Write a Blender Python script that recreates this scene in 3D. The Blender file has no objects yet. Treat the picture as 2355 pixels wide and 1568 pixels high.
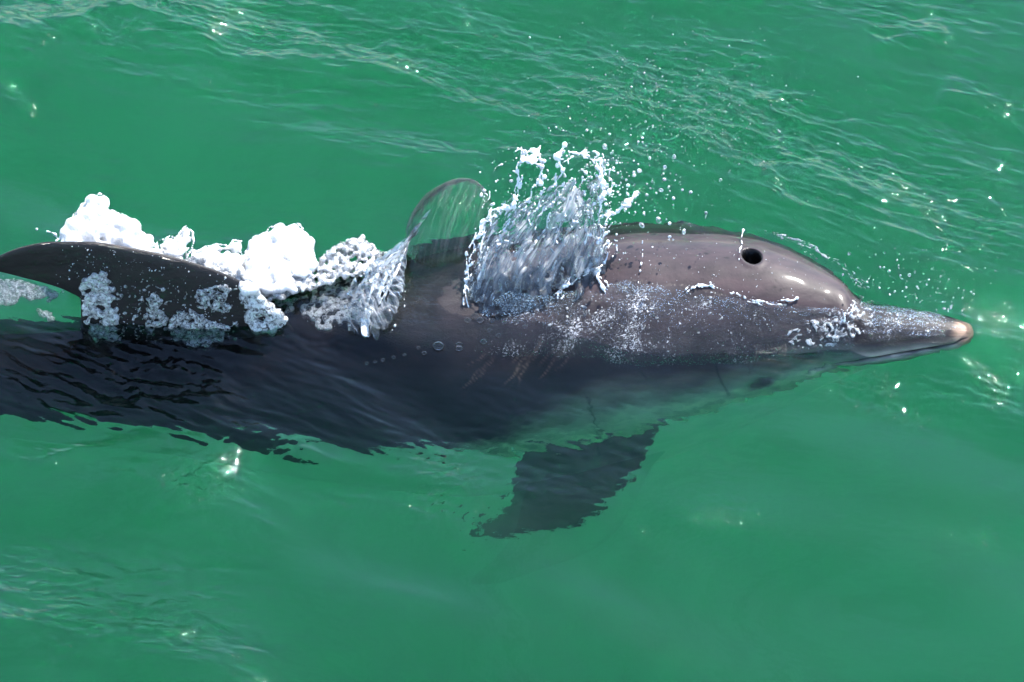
import bpy, bmesh, math, random
import numpy as np
from mathutils import Vector, Matrix
from mathutils.bvhtree import BVHTree

random.seed(7)
rng = np.random.default_rng(7)
C = bpy.context.scene.collection
SC = bpy.context.scene

# ------------------------------------------------------------------ camera, sky, sun, exposure
ELEV = math.radians(50.0)
DIST = 7.0
PXM = 1453.0                      # reading pixels (2354 wide) per metre at the middle of the view
VW, VH = 2354.0, 1568.0
cam_d = bpy.data.cameras.new('camera')
cam = bpy.data.objects.new('camera', cam_d)
C.objects.link(cam)
cam.location = (0, -DIST * math.cos(ELEV), DIST * math.sin(ELEV))
cam.rotation_euler = (math.pi / 2 - ELEV, 0, 0)
cam_d.sensor_width = 36
cam_d.lens = 36 * DIST / (VW / PXM)
cam_d.clip_start = 0.1
cam_d.clip_end = 500
SC.camera = cam

SUN_EL, SUN_AZ = math.radians(50), math.radians(30)      # azimuth measured from +Y towards +X
w = bpy.data.worlds.new('World')
SC.world = w
w.use_nodes = True
nt = w.node_tree
sky = nt.nodes.new('ShaderNodeTexSky')
sky.sky_type = 'NISHITA'
sky.sun_disc = False
sky.sun_elevation = SUN_EL
sky.sun_rotation = SUN_AZ
sky.dust_density = 0.1
sky.ozone_density = 2.5
nt.links.new(sky.outputs[0], nt.nodes['Background'].inputs[0])
nt.nodes['Background'].inputs[1].default_value = 0.14
sd = bpy.data.lights.new('sun', 'SUN')
sd.energy = 3.8
sd.angle = math.radians(0.53)
sd.color = (1.0, 0.95, 0.88)
sun = bpy.data.objects.new('sun', sd)
C.objects.link(sun)
SDIR = Vector((math.cos(SUN_EL) * math.sin(SUN_AZ), math.cos(SUN_EL) * math.cos(SUN_AZ), math.sin(SUN_EL)))
sun.rotation_euler = SDIR.to_track_quat('Z', 'Y').to_euler()
sun.location = SDIR * 20
SC.view_settings.view_transform = 'Standard'
SC.view_settings.look = 'None'
SC.view_settings.gamma = 1
SC.view_settings.exposure = 1.47
SC.view_settings.use_curve_mapping = False
SC.render.engine = 'CYCLES'
cy = SC.cycles
cy.max_bounces = 12
cy.volume_bounces = 4
cy.transmission_bounces = 8
cy.transparent_max_bounces = 16
cy.diffuse_bounces = 2
cy.glossy_bounces = 3
cy.caustics_reflective = False
cy.caustics_refractive = True
cy.sample_clamp_indirect = 4.0
cy.use_denoising = True
cy.use_adaptive_sampling = False

# ------------------------------------------------------------------ tools
CAMP = np.array(cam.location)
FWD = np.array((0, math.cos(ELEV), -math.sin(ELEV)))
UPV = np.array((0, math.sin(ELEV), math.cos(ELEV)))
RGT = np.array((1.0, 0, 0))

def ray(vx, vy):
    d = FWD + RGT * ((vx - VW / 2) / (PXM * DIST)) - UPV * ((vy - VH / 2) / (PXM * DIST))
    return d / np.linalg.norm(d)

def P(vx, vy, z=0.0):
    """the place at height z seen at this spot of the photograph (bent at the water for z < 0)"""
    d = ray(vx, vy)
    if z >= 0:
        return CAMP + d * ((z - CAMP[2]) / d[2])
    p = CAMP - d * (CAMP[2] / d[2])
    s = d.copy(); s[:2] /= 1.33
    s[2] = -math.sqrt(1 - s[0] ** 2 - s[1] ** 2)
    return p + s * (z / s[2])

def Pplane(vx, vy, o, n):
    d = ray(vx, vy)
    return CAMP + d * (np.dot(o - CAMP, n) / np.dot(d, n))

_perm = np.random.default_rng(3).permutation(512)
_perm = np.concatenate([_perm, _perm, _perm])
def noise(x, y, z=0.0):
    """smooth value-gradient noise, about -1..1, on numpy arrays"""
    x, y, z = np.broadcast_arrays(np.asarray(x, float), np.asarray(y, float), np.asarray(z, float))
    xi, yi, zi = np.floor(x).astype(int), np.floor(y).astype(int), np.floor(z).astype(int)
    xf, yf, zf = x - xi, y - yi, z - zi
    u, v, t = [a * a * a * (a * (a * 6 - 15) + 10) for a in (xf, yf, zf)]
    xi &= 511; yi &= 511; zi &= 511
    def g(ix, iy, iz, fx, fy, fz):
        h = _perm[_perm[_perm[(xi + ix) & 511] + ((yi + iy) & 511)] + ((zi + iz) & 511)]
        a = h * 2.399963; c = ((h * 37) & 511) / 255.5 - 1
        s = np.sqrt(1 - c * c * 0.999)
        return fx * np.cos(a) * s + fy * np.sin(a) * s + fz * c
    def lerp(a, b, t): return a + t * (b - a)
    return 1.6 * lerp(lerp(lerp(g(0,0,0,xf,yf,zf), g(1,0,0,xf-1,yf,zf), u), lerp(g(0,1,0,xf,yf-1,zf), g(1,1,0,xf-1,yf-1,zf), u), v),
                      lerp(lerp(g(0,0,1,xf,yf,zf-1), g(1,0,1,xf-1,yf,zf-1), u), lerp(g(0,1,1,xf,yf-1,zf-1), g(1,1,1,xf-1,yf-1,zf-1), u), v), t)
def fbm(x, y, z=0.0, o=3):
    r = 0; a = 1.0
    for k in range(o):
        r = r + a * noise(x * 2 ** k + 7.3 * k, y * 2 ** k + 3.1 * k, z * 2 ** k if not np.isscalar(z) else z + k * 1.7); a *= 0.5
    return r
def sstep(a, b, x):
    t = np.clip((x - a) / (b - a), 0, 1); return t * t * (3 - 2 * t)

def mesh_np(name, V, F):
    me = bpy.data.meshes.new(name)
    V = np.asarray(V, dtype=np.float32); F = np.asarray(F, dtype=np.int32)
    me.vertices.add(len(V)); me.vertices.foreach_set('co', V.ravel())
    n = F.shape[1]
    me.loops.add(F.size); me.loops.foreach_set('vertex_index', F.ravel())
    me.polygons.add(len(F)); me.polygons.foreach_set('loop_start', np.arange(0, F.size, n, dtype=np.int32))
    me.polygons.foreach_set('loop_total', np.full(len(F), n, dtype=np.int32))
    me.polygons.foreach_set('use_smooth', np.ones(len(F), dtype=bool))
    me.update(calc_edges=True); me.validate()
    return me
def link(name, me, mat=None, parent=None):
    o = bpy.data.objects.new(name, me); C.objects.link(o)
    if mat and not me.materials: me.materials.append(mat)
    if parent: o.parent = parent
    return o
def tag(o, label=None, cat=None, group=None, kind=None):
    if label: o['label'] = label
    if cat: o['category'] = cat
    if group: o['group'] = group
    if kind: o['kind'] = kind
    return o

class N:
    """small node helper"""
    def __init__(s, name):
        s.m = bpy.data.materials.new(name); s.m.use_nodes = True
        s.t = s.m.node_tree; s.t.nodes.clear()
        s.out = s.t.nodes.new('ShaderNodeOutputMaterial')
    def n(s, typ, _in=None, **kw):
        nd = s.t.nodes.new('ShaderNode' + typ)
        for k, v in kw.items(): setattr(nd, k, v)
        for k, v in (_in or {}).items():
            if isinstance(v, bpy.types.NodeSocket): s.t.links.new(v, nd.inputs[k])
            else: nd.inputs[k].default_value = v
        return nd
    def ramp(s, fac, stops):
        r = s.n('ValToRGB', {0: fac}); e = r.color_ramp.elements
        while len(e) < len(stops): e.new(0.5)
        for k, (p, c) in enumerate(stops):
            e[k].position = p; e[k].color = c if len(c) == 4 else (*c, 1)
        return r.outputs[0]

# ------------------------------------------------------------------ materials
def mat_water():
    b = N('sea_water')
    co = b.n('NewGeometry').outputs['Position']
    n1 = b.n('TexNoise', {'Vector': co, 'Scale': 110.0, 'Detail': 3.0, 'Roughness': 0.55})
    at = b.n('Attribute', attribute_name='ripple')
    st = b.n('Math', {0: at.outputs['Fac'], 1: 0.9, 2: 0.08}, operation='MULTIPLY_ADD')
    bp = b.n('Bump', {'Height': n1.outputs[0], 'Strength': st.outputs[0], 'Distance': 0.006})
    fr = b.n('Fresnel', {'IOR': 1.333, 'Normal': bp.outputs[0]})
    rf = b.n('BsdfRefraction', {'Color': (1, 1, 1, 1), 'Roughness': 0.0, 'IOR': 1.333, 'Normal': bp.outputs[0]})
    tr = b.n('BsdfTransparent', {'Color': (1, 1, 1, 1)})
    mt = b.n('MixShader', {0: WATER_CLEAR, 1: rf.outputs[0], 2: tr.outputs[0]})
    gl = b.n('BsdfGlossy', {'Color': (1, 1, 1, 1), 'Roughness': 0.015, 'Normal': bp.outputs[0]})
    mx = b.n('MixShader', {0: fr.outputs[0], 1: mt.outputs[0], 2: gl.outputs[0]})
    b.t.links.new(mx.outputs[0], b.out.inputs[0])
    vs = b.n('VolumeScatter', {'Color': (*W_SC, 1), 'Density': W_SD, 'Anisotropy': 0.3})
    va = b.n('VolumeAbsorption', {'Color': (*W_AB, 1), 'Density': W_AD})
    ad = b.n('AddShader', {0: vs.outputs[0], 1: va.outputs[0]})
    b.t.links.new(ad.outputs[0], b.out.inputs[1])
    return b.m
WATER_CLEAR = 0.09
W_SC, W_SD = (0.25, 0.9, 0.6), 0.28
W_AB, W_AD = (0.35, 0.95, 0.72), 1.5

def mat_skin():
    b = N('dolphin_skin')
    at = b.n('Attribute', attribute_name='skin')
    co = b.n('NewGeometry').outputs['Position']
    mp = b.n('Mapping', {'Vector': co, 'Scale': (6, 16, 16)})
    n1 = b.n('TexNoise', {'Vector': mp.outputs[0], 'Scale': 2.5, 'Detail': 6.0, 'Roughness': 0.6})
    n2 = b.n('TexNoise', {'Vector': co, 'Scale': 160.0, 'Detail': 4.0})
    v = b.ramp(n1.outputs[0], [(0.32, (0.58, 0.57, 0.58)), (0.5, (0.95, 0.95, 0.95)), (0.68, (1.4, 1.34, 1.3))])
    mu = b.n('Mix', {'Factor': 1.0, 6: at.outputs['Color'], 7: v}, data_type='RGBA', blend_type='MULTIPLY')
    bp = b.n('Bump', {'Height': n2.outputs[0], 'Strength': 0.12, 'Distance': 0.002})
    wt = b.n('Attribute', attribute_name='wet').outputs['Fac']
    m3 = b.n('Mapping', {'Vector': co, 'Scale': (0.7, 1.1, 1.1)})
    n3 = b.n('TexNoise', {'Vector': m3.outputs[0], 'Scale': 85.0, 'Detail': 5.0, 'Roughness': 0.68, 'Distortion': 0.4})
    bw = b.n('Bump', {'Height': n3.outputs[0], 'Strength': wt, 'Distance': 0.022})
    lp = b.n('Math', {0: wt, 1: 0.45}, operation='MULTIPLY')
    c0 = b.n('Math', {0: lp.outputs[0], 1: 0.35}, operation='ADD', use_clamp=True)
    dr = b.n('Attribute', attribute_name='dry').outputs['Fac']
    cw = b.n('Math', {0: c0.outputs[0], 1: dr}, operation='MULTIPLY')
    sp_ = b.n('Math', {0: dr, 1: 0.5}, operation='MULTIPLY')
    pr = b.n('BsdfPrincipled', {'Base Color': mu.outputs[2], 'Roughness': 0.50, 'IOR': 1.33, 'Normal': bp.outputs[0],
                                'Specular IOR Level': sp_.outputs[0], 'Coat Weight': cw.outputs[0], 'Coat Roughness': 0.09, 'Coat IOR': 1.33, 'Coat Normal': bw.outputs[0]})
    b.t.links.new(pr.outputs[0], b.out.inputs[0])
    return b.m

M_WATER, M_SKIN = mat_water(), mat_skin()
def simple(name, col, rough=0.5, **kw):
    b = N(name)
    n1 = b.n('TexNoise', {'Scale': 60.0, 'Detail': 4.0})
    v = b.ramp(n1.outputs[0], [(0.3, tuple(c * 0.75 for c in col)), (0.7, tuple(min(1, c * 1.2) for c in col))])
    pr = b.n('BsdfPrincipled', {'Base Color': v, 'Roughness': rough, **kw})
    b.t.links.new(pr.outputs[0], b.out.inputs[0])
    return b.m

# ------------------------------------------------------------------ the dolphin's shape
ROLL = math.radians(8)
DD = np.array((0, math.sin(ROLL), math.cos(ROLL)))       # dorsal direction
LL = np.array((0, -math.cos(ROLL), math.sin(ROLL)))      # towards its right side (the camera's side)
#        px    top   bottom  z of axis
TAB = [(2237, 764,  774,  0.012), (2233, 752,  784,  0.011), (2222, 742,  795,  0.010), (2195, 730,  806,  0.008),
       (2150, 717,  819,  0.005), (2090, 706,  833,  0.000), (2030, 697,  845, -0.006), (1990, 690,  853, -0.014),
       (1960, 670,  862, -0.024), (1930, 645,  873, -0.034), (1890, 618,  890, -0.046), (1830, 585,  922, -0.060),
       (1750, 555,  962, -0.078), (1600, 530, 1030, -0.114), (1450, 526, 1080, -0.141), (1300, 538, 1115, -0.166),
       (1100, 565, 1140, -0.178), ( 900, 610, 1128, -0.176), ( 700, 668, 1100, -0.160), ( 500, 722, 1065, -0.135),
       ( 300, 752, 1035, -0.126), ( 100, 765, 1015, -0.125), (-150, 775,  990, -0.135), (-500, 800,  960, -0.160),
       (-850, 830,  940, -0.200), (-1080, 850, 925, -0.225), (-1200, 870, 905, -0.235)]
_t = []
for px, tp, bt, z in TAB:
    k = 1.0
    cpt = P(px, (tp + bt) / 2, 0) ; d = ray(px, (tp + bt) / 2)
    cpt = CAMP + d * ((z - CAMP[2]) / d[2])
    dep = np.dot(cpt - CAMP, FWD)
    _t.append((cpt[0], cpt[1], z, (bt - tp) / 2 / PXM * dep / DIST))
_t = np.array(_t)[::-1]
def pchip(xs, ys, x):
    h = np.diff(xs); dl = np.diff(ys) / h; m = np.zeros(len(xs))
    m[1:-1] = np.where(dl[:-1] * dl[1:] > 0, 2 * dl[:-1] * dl[1:] / (dl[:-1] + dl[1:] + 1e-12), 0)
    m[0], m[-1] = dl[0], dl[-1]
    i = np.clip(np.searchsorted(xs, x) - 1, 0, len(xs) - 2); t = (x - xs[i]) / h[i]
    return ((2*t**3-3*t*t+1)*ys[i] + (t**3-2*t*t+t)*h[i]*m[i] + (-2*t**3+3*t*t)*ys[i+1] + (t**3-t*t)*h[i]*m[i+1])
def axis(X):
    X = np.asarray(X, float)
    return pchip(_t[:,0], _t[:,1], X), pchip(_t[:,0], _t[:,2], X), np.maximum(pchip(_t[:,0], _t[:,3], X), 0.0005)
XMIN, XMAX = _t[0,0], _t[-1,0]
X_CREASE = P(1968, 690, 0.04)[0]

def body_surface():
    a = np.concatenate([np.arange(XMIN, -0.2, 0.006), np.arange(-0.2, 0.30, 0.0032)]); bb = np.arange(0.30, XMAX - 0.004, 0.0022)
    c = XMAX - 0.004 * (1 - np.linspace(0, 1, 8)) ** 2
    xs = np.concatenate([a, bb, c]); n = 380
    th = np.linspace(-math.pi, math.pi, n, endpoint=False)   # angle from the dorsal line, + = right side
    X, T = np.meshgrid(xs, th, indexing='ij')
    cy_, cz, r = axis(X)
    absT = np.abs(T)
    rr = r * np.ones_like(T)
    # beak: flatter on top, broad jaws; belly slightly flattened; keel towards the tail
    bk = sstep(X_CREASE - 0.02, X_CREASE + 0.03, X)
    rr *= 1 - bk * (0.16 * np.cos(T) ** 2)
    tail = sstep(-0.7, -1.5, X)
    rr *= 1 + tail * (0.28 * np.cos(T) ** 2 - 0.22 * np.sin(T) ** 2)
    # melon: full forehead that ends in a crease above the beak
    md = np.exp(-(T / 0.95) ** 2)
    rr += 0.003 * md * sstep(X_CREASE + 0.004, X_CREASE - 0.03, X) * sstep(0.25, 0.45, X) 
    rr -= 0.0016 * np.exp(-((X - X_CREASE + 0.010 * (1 - np.cos(T)) ) / 0.006) ** 2) * np.exp(-(T / 1.25) ** 4)
    # shallow grooves that run back from the crease on either side of the melon
    for off, dp in ((0.62, 0.0022),):
        g = np.exp(-((absT - off - 1.1 * (X_CREASE - X)) / 0.06) ** 2) * sstep(X_CREASE - 0.11, X_CREASE - 0.04, X) * sstep(X_CREASE + .004, X_CREASE - .004, X)
        rr -= dp * g
    # mouth line
    mth = 1.50 + 0.20 * sstep(0.66, 0.45, X) - 0.30 * sstep(XMAX - 0.035, XMAX - 0.012, X)
    mt = sstep(0.455, 0.475, X) * sstep(XMAX - 0.006, XMAX - 0.02, X)
    dm = (absT - mth) * r
    rr -= mt * 0.0035 * np.exp(-(dm / 0.0022) ** 2)
    rr += mt * 0.0022 * np.exp(-((dm - 0.010) / 0.007) ** 2) * (absT > mth)
    # eye socket
    ex, et = P(1748, 858, 0)[0], 1.60
    de = np.sqrt(((X - ex) / 1.35) ** 2 + ((absT - et) * r) ** 2)
    rr -= 0.0022 * np.exp(-((de - 0.0125) / 0.003) ** 2)
    # blowhole: a deep dark oval well
    bx, bt = BLOW
    db = np.sqrt(((X - bx) / 1.05) ** 2 + ((T - bt) * r / 1.3) ** 2)
    rr -= 0.030 * sstep(0.0150, 0.0105, db)
    rr += 0.0012 * np.exp(-((db - 0.018) / 0.004) ** 2)
    # skin irregularity
    rr += 0.0010 * fbm(X * 9, T * 2.0, 0.0, 3) * sstep(0, 0.05, r)
    Vx = X
    Vy = cy_ + rr * (np.cos(T) * DD[1] + np.sin(T) * LL[1])
    Vz = cz + rr * (np.cos(T) * DD[2] + np.sin(T) * LL[2])
    # melon front leans: pull beak dorsum down a little
    V = np.stack([Vx, Vy, Vz], -1).reshape(-1, 3)
    m = len(xs)
    i = np.arange(m - 1)[:, None] * n; j = np.arange(n)[None, :]; j2 = (j + 1) % n
    F = np.stack([i + j, i + n + j, i + n + j2, i + j2], -1).reshape(-1, 4)
    # colour: skin pigment by place, with the dark flank's shade painted in
    back = np.array((0.043, 0.028, 0.031)); flank = np.array((0.010, 0.010, 0.013)); belly = np.array((0.78, 0.72, 0.60))
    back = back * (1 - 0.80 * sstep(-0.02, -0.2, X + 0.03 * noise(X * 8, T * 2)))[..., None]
    wob = 0.10 * fbm(X * 5, absT * 3, 4.0, 3)
    ks = 0.30 * sstep(0.15, 0.38, X)
    k1 = sstep(0.62 + ks, 1.05 + ks, T * (T > 0) + 0.8 * absT * (T <= 0) + wob)
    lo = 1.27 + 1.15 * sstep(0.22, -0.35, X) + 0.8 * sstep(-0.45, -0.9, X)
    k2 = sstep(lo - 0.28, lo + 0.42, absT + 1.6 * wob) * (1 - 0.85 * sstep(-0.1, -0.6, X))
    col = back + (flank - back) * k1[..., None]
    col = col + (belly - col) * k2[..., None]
    kj = sstep(X_CREASE - 0.06, X_CREASE, X) * sstep(mth - 0.45, mth - 0.05, absT)      # grey jaw sides
    col = col + (np.array((0.24, 0.22, 0.20)) - col) * (0.75 * kj)[..., None]
    kl = mt * sstep(mth + 0.02, mth + 0.12, absT)
    col = col + (np.array((0.62, 0.56, 0.46)) - col) * (0.85 * kl)[..., None]
    kb = sstep(X_CREASE - 0.004, X_CREASE + 0.01, X) * sstep(mth - 0.3, mth - 0.6, absT)
    col = col * (1 - 0.55 * kb)[..., None]
    tip = sstep(XMAX - 0.036, XMAX - 0.014, X + 0.006 * fbm(X * 40, T * 4, 1.0, 2) + 0.010 * (np.cos(T - 0.6) - 0.5))
    col = col + (np.array((0.44, 0.29, 0.20)) * (1 + .3 * noise(X * 90, T * 7, 2.0))[..., None] - col) * (tip)[..., None]
    col *= (1 - 0.93 * (mt * np.exp(-(dm / 0.0016) ** 2)))[..., None]
    eye = np.exp(-((de) / 0.019) ** 4)
    col *= (1 - 0.85 * eye)[..., None]
    col *= (1 - 0.98 * sstep(0.0172, 0.0150, db))[..., None]  # blowhole well painted near black for the shade inside it
    # fine pale lines of caustic light painted into the upper flank's colour
    caus = np.random.default_rng(5)
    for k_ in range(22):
        sx = caus.uniform(-0.06, 0.12) if k_ < 17 else caus.uniform(0.33, 0.40); st = caus.uniform(.66, .92) if k_ < 17 else caus.uniform(1.1, 1.25); dx, dt = (caus.uniform(-0.024, -0.008) if k_ < 17 else .001), caus.uniform(0.05, 0.14)
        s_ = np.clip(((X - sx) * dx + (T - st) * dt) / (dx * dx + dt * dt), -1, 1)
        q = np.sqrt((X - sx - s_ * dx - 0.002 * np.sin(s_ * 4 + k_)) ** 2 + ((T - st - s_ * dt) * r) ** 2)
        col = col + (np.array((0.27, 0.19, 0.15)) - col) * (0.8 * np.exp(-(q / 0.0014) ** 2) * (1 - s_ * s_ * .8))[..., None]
    # faint long scratches over the back and forehead
    sc_ = np.random.default_rng(21)
    for k_ in range(40):
        sx, st, dx, dt = sc_.uniform(0.0, 0.5), sc_.uniform(-0.9, 0.9), sc_.uniform(0.008, 0.035), sc_.uniform(-0.09, 0.09)
        s_ = np.clip(((X - sx) * dx + (T - st) * dt) / (dx * dx + dt * dt), -1, 1)
        q = np.sqrt((X - sx - s_ * dx) ** 2 + ((T - st - s_ * dt) * r) ** 2)
        col = col * (1 + sc_.choice((-0.45, 0.5)) * np.exp(-(q / 0.0012) ** 2) * (1 - .7 * s_ * s_))[..., None]
    # dark pock marks on the back
    pk = np.random.default_rng(11)
    for _ in range(46):
        px_, pt_, ps = pk.uniform(0.0, 0.46), pk.uniform(-0.9, 0.75), pk.uniform(0.0012, 0.0028)
        dd_ = np.sqrt(((X - px_) / pk.uniform(1, 2)) ** 2 + ((T - pt_) * r) ** 2)
        col *= (1 - 0.8 * np.exp(-(dd_ / ps) ** 2))[..., None]
    # pale scratches on the flank
    for (sx, st, dx, dt) in ((0.33, 1.35, 0.012, 0.30), (0.13, 1.50, 0.01, 0.25), (0.20, 1.05, 0.012, 0.1)):
        s_ = np.clip(((X - sx) * dx + (T - st) * dt) / (dx * dx + dt * dt), -1, 1)
        q = np.sqrt((X - sx - s_ * dx) ** 2 + ((T - st - s_ * dt) * r) ** 2)
        col *= (1 - 0.7 * np.exp(-(q / 0.002) ** 2))[..., None]
    fz = sorted([angle_at(*p) for p in FILM_EDGE])
    t0 = np.interp(X, [p[0] for p in fz], [p[1] for p in fz]) + 0.10 * noise(X * 14, T * 3, 2.0)
    wet = sstep(t0 - 0.05, t0 + 0.12, T)
    wet = np.maximum(wet, sstep(X_CREASE - 0.004, X_CREASE + 0.008, X) * sstep(mth - 0.35, mth - 0.7, absT + 0.3 * noise(X * 40, T * 5, 3.0)))
    wet = np.maximum(wet, sstep(-0.02, -0.10, X)) * (0.75 + 0.5 * noise(X * 18, T * 4, 5.0)) 
    col *= (1 - 0.62 * wet * sstep(1.6, 1.3, absT) * (1 - tip))[..., None]
    WET.append(wet.ravel())
    return V, F, col.reshape(-1, 3), xs, th
WET = []
FILM_EDGE = ((960, 640), (1060, 600), (1090, 680), (1200, 668), (1330, 660), (1450, 648), (1560, 652), (1640, 662), (1700, 684), (1760, 700), (1830, 706), (1900, 716), (1955, 716))

def angle_at(vx, vy):
    """section angle of the spot on the round body seen there"""
    X = P(vx, vy, 0.0)[0]
    cy_, cz, r = axis(X); d = ray(vx, vy)
    o = np.array((CAMP[1] - cy_, CAMP[2] - cz)); dd = d[1:]
    A = dd @ dd; B = 2 * o @ dd; Cc = o @ o - r * r
    t = (-B - math.sqrt(max(B * B - 4 * A * Cc, 0))) / (2 * A)
    q = o + t * dd
    X = CAMP[0] + t * d[0]
    return X, math.atan2(q @ LL[1:], q @ DD[1:])
BLOW = angle_at(1728, 592)

def foil(le, te, thick, nrm, nu=60, nc=28, round_tip=True):
    """a fin between a leading and a trailing edge curve, with a rounded foil section"""
    le, te = np.array(le), np.array(te)
    def res(c):
        s = np.concatenate([[0], np.cumsum(np.linalg.norm(np.diff(c, axis=0), axis=1))]); s /= s[-1]
        u = np.linspace(0, 1, nu)
        return np.stack([pchip(s, c[:, k], u) for k in range(3)], -1)
    L, T = res(le), res(te); nrm = np.array(nrm) / np.linalg.norm(nrm)
    ph = np.linspace(0, 2 * math.pi, nc, endpoint=False)
    c = (1 - np.cos(ph)) / 2                      # 0 at leading edge
    prof = np.sin(ph) * (0.30 + 0.70 * np.exp(-2.2 * c)) * np.sqrt(np.clip(1 - c ** 3, 0.02, 1))
    u = np.linspace(0, 1, nu)
    th = thick * (1 - 0.82 * u) 
    V = L[:, None, :] * (1 - c)[None, :, None] + T[:, None, :] * c[None, :, None] + nrm * (th[:, None] * prof[None, :])[..., None]
    V = V.reshape(-1, 3)
    i = np.arange(nu - 1)[:, None] * nc; j = np.arange(nc)[None, :]; j2 = (j + 1) % nc
    F = np.stack([i + j, i + nc + j, i + nc + j2, i + j2], -1).reshape(-1, 4)
    return V, F

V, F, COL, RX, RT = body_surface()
parts_v, parts_f, parts_c = [V], [F], [COL]
def add_fin(v, f, col):
    n0 = sum(len(a) for a in parts_v)
    parts_v.append(v); parts_f.append(f + n0)
    parts_c.append(np.tile(np.array(col), (len(v), 1)) * (1 + 0.15 * fbm(v[:, 0] * 30, v[:, 1] * 30, v[:, 2] * 30, 2))[:, None])
# dorsal fin, in the body's own upright plane
ax0 = axis(P(350, 700, 0)[0]); o0 = np.array((0, ax0[0], ax0[1]))
def df(x, y): return Pplane(x, y, o0, LL)
le = [df(*p) for p in ((700, 800), (640, 712), (565, 652), (450, 606), (330, 576), (200, 556), (120, 556), (50, 568), (0, 588), (-40, 618))]
te = [df(*p) for p in ((150, 880), (180, 800), (186, 735), (185, 688), (160, 672), (120, 656), (60, 640), (0, 625), (-20, 621), (-42, 620))]
add_fin(*foil(le, te, 0.024, LL), (0.014, 0.011, 0.011))
# right flipper, hanging down and back towards the viewer
le = [P(1560, 960, -.17), P(1500, 1015, -.20), P(1470, 1070, -.23), P(1425, 1135, -.27), P(1350, 1185, -.30), P(1240, 1215, -.33), P(1150, 1240, -.35), P(1085, 1238, -.37)]
te = [P(1230, 960, -.20), P(1215, 1035, -.24), P(1200, 1080, -.27), P(1185, 1130, -.30), P(1160, 1165, -.32), P(1125, 1195, -.345), P(1100, 1212, -.36), P(1080, 1232, -.37)]
add_fin(*foil(le, te, 0.020, (0.1, -0.5, 0.85)), (0.046, 0.036, 0.034))
# flukes, beyond the picture's left edge
tx = XMIN + 0.10; ay, az, _ = axis(tx)
for s in (-1, 1):
    b0 = np.array((tx, ay, az)); sd_ = LL * s
    le = [b0 + np.array((0.10, 0, 0)), b0 + np.array((0.03, 0, 0)) + sd_ * .08, b0 + np.array((-.08, 0, 0)) + sd_ * .2, b0 + np.array((-.21, 0, 0)) + sd_ * .31]
    te = [b0 + np.array((-.10, 0, 0)), b0 + np.array((-.13, 0, 0)) + sd_ * .08, b0 + np.array((-.16, 0, 0)) + sd_ * .2, b0 + np.array((-.23, 0, 0)) + sd_ * .315]
    add_fin(*foil(le, te, 0.016, DD), (0.03, 0.028, 0.03))

Vb, Fb, Cb = np.concatenate(parts_v), np.concatenate(parts_f), np.concatenate(parts_c)
bme = mesh_np('body', Vb, Fb)
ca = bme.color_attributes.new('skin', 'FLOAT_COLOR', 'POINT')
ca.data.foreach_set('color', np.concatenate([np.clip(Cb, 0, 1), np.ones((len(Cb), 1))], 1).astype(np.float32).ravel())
wa = bme.attributes.new('wet', 'FLOAT', 'POINT'); _w = np.full(len(Cb), 0.7, np.float32); _w[:len(WET[0])] = WET[0]; wa.data.foreach_set('value', _w)
da = bme.attributes.new('dry', 'FLOAT', 'POINT'); da.data.foreach_set('value', sstep(-0.012, 0.006, Vb[:, 2]).astype(np.float32))
dolphin = bpy.data.objects.new('dolphin', None); C.objects.link(dolphin)
tag(dolphin, 'dark grey dolphin swimming at the surface with open blowhole and pinkish beak tip', 'dolphin')
body = link('body', bme, M_SKIN, dolphin)
BVH = BVHTree.FromPolygons([Vector(v) for v in Vb.tolist()], Fb.tolist())
def on_body(vx, vy, lift=0.0):
    h = BVH.ray_cast(Vector(CAMP), Vector(ray(vx, vy)))
    if h[0] is None: return None
    return np.array(h[0]) + np.array(h[1]) * lift

# ------------------------------------------------------------------ the sea
def body_top(X, Y):
    """height of the round body above (X, Y); far below where there is none"""
    cy_, cz, r = axis(np.clip(X, XMIN, XMAX))
    q = r * r - (Y - cy_) ** 2
    z = np.where(q > 0, cz + np.sqrt(np.maximum(q, 0)), -9)
    return np.where((X > XMIN) & (X < XMAX), z, -9)

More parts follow.
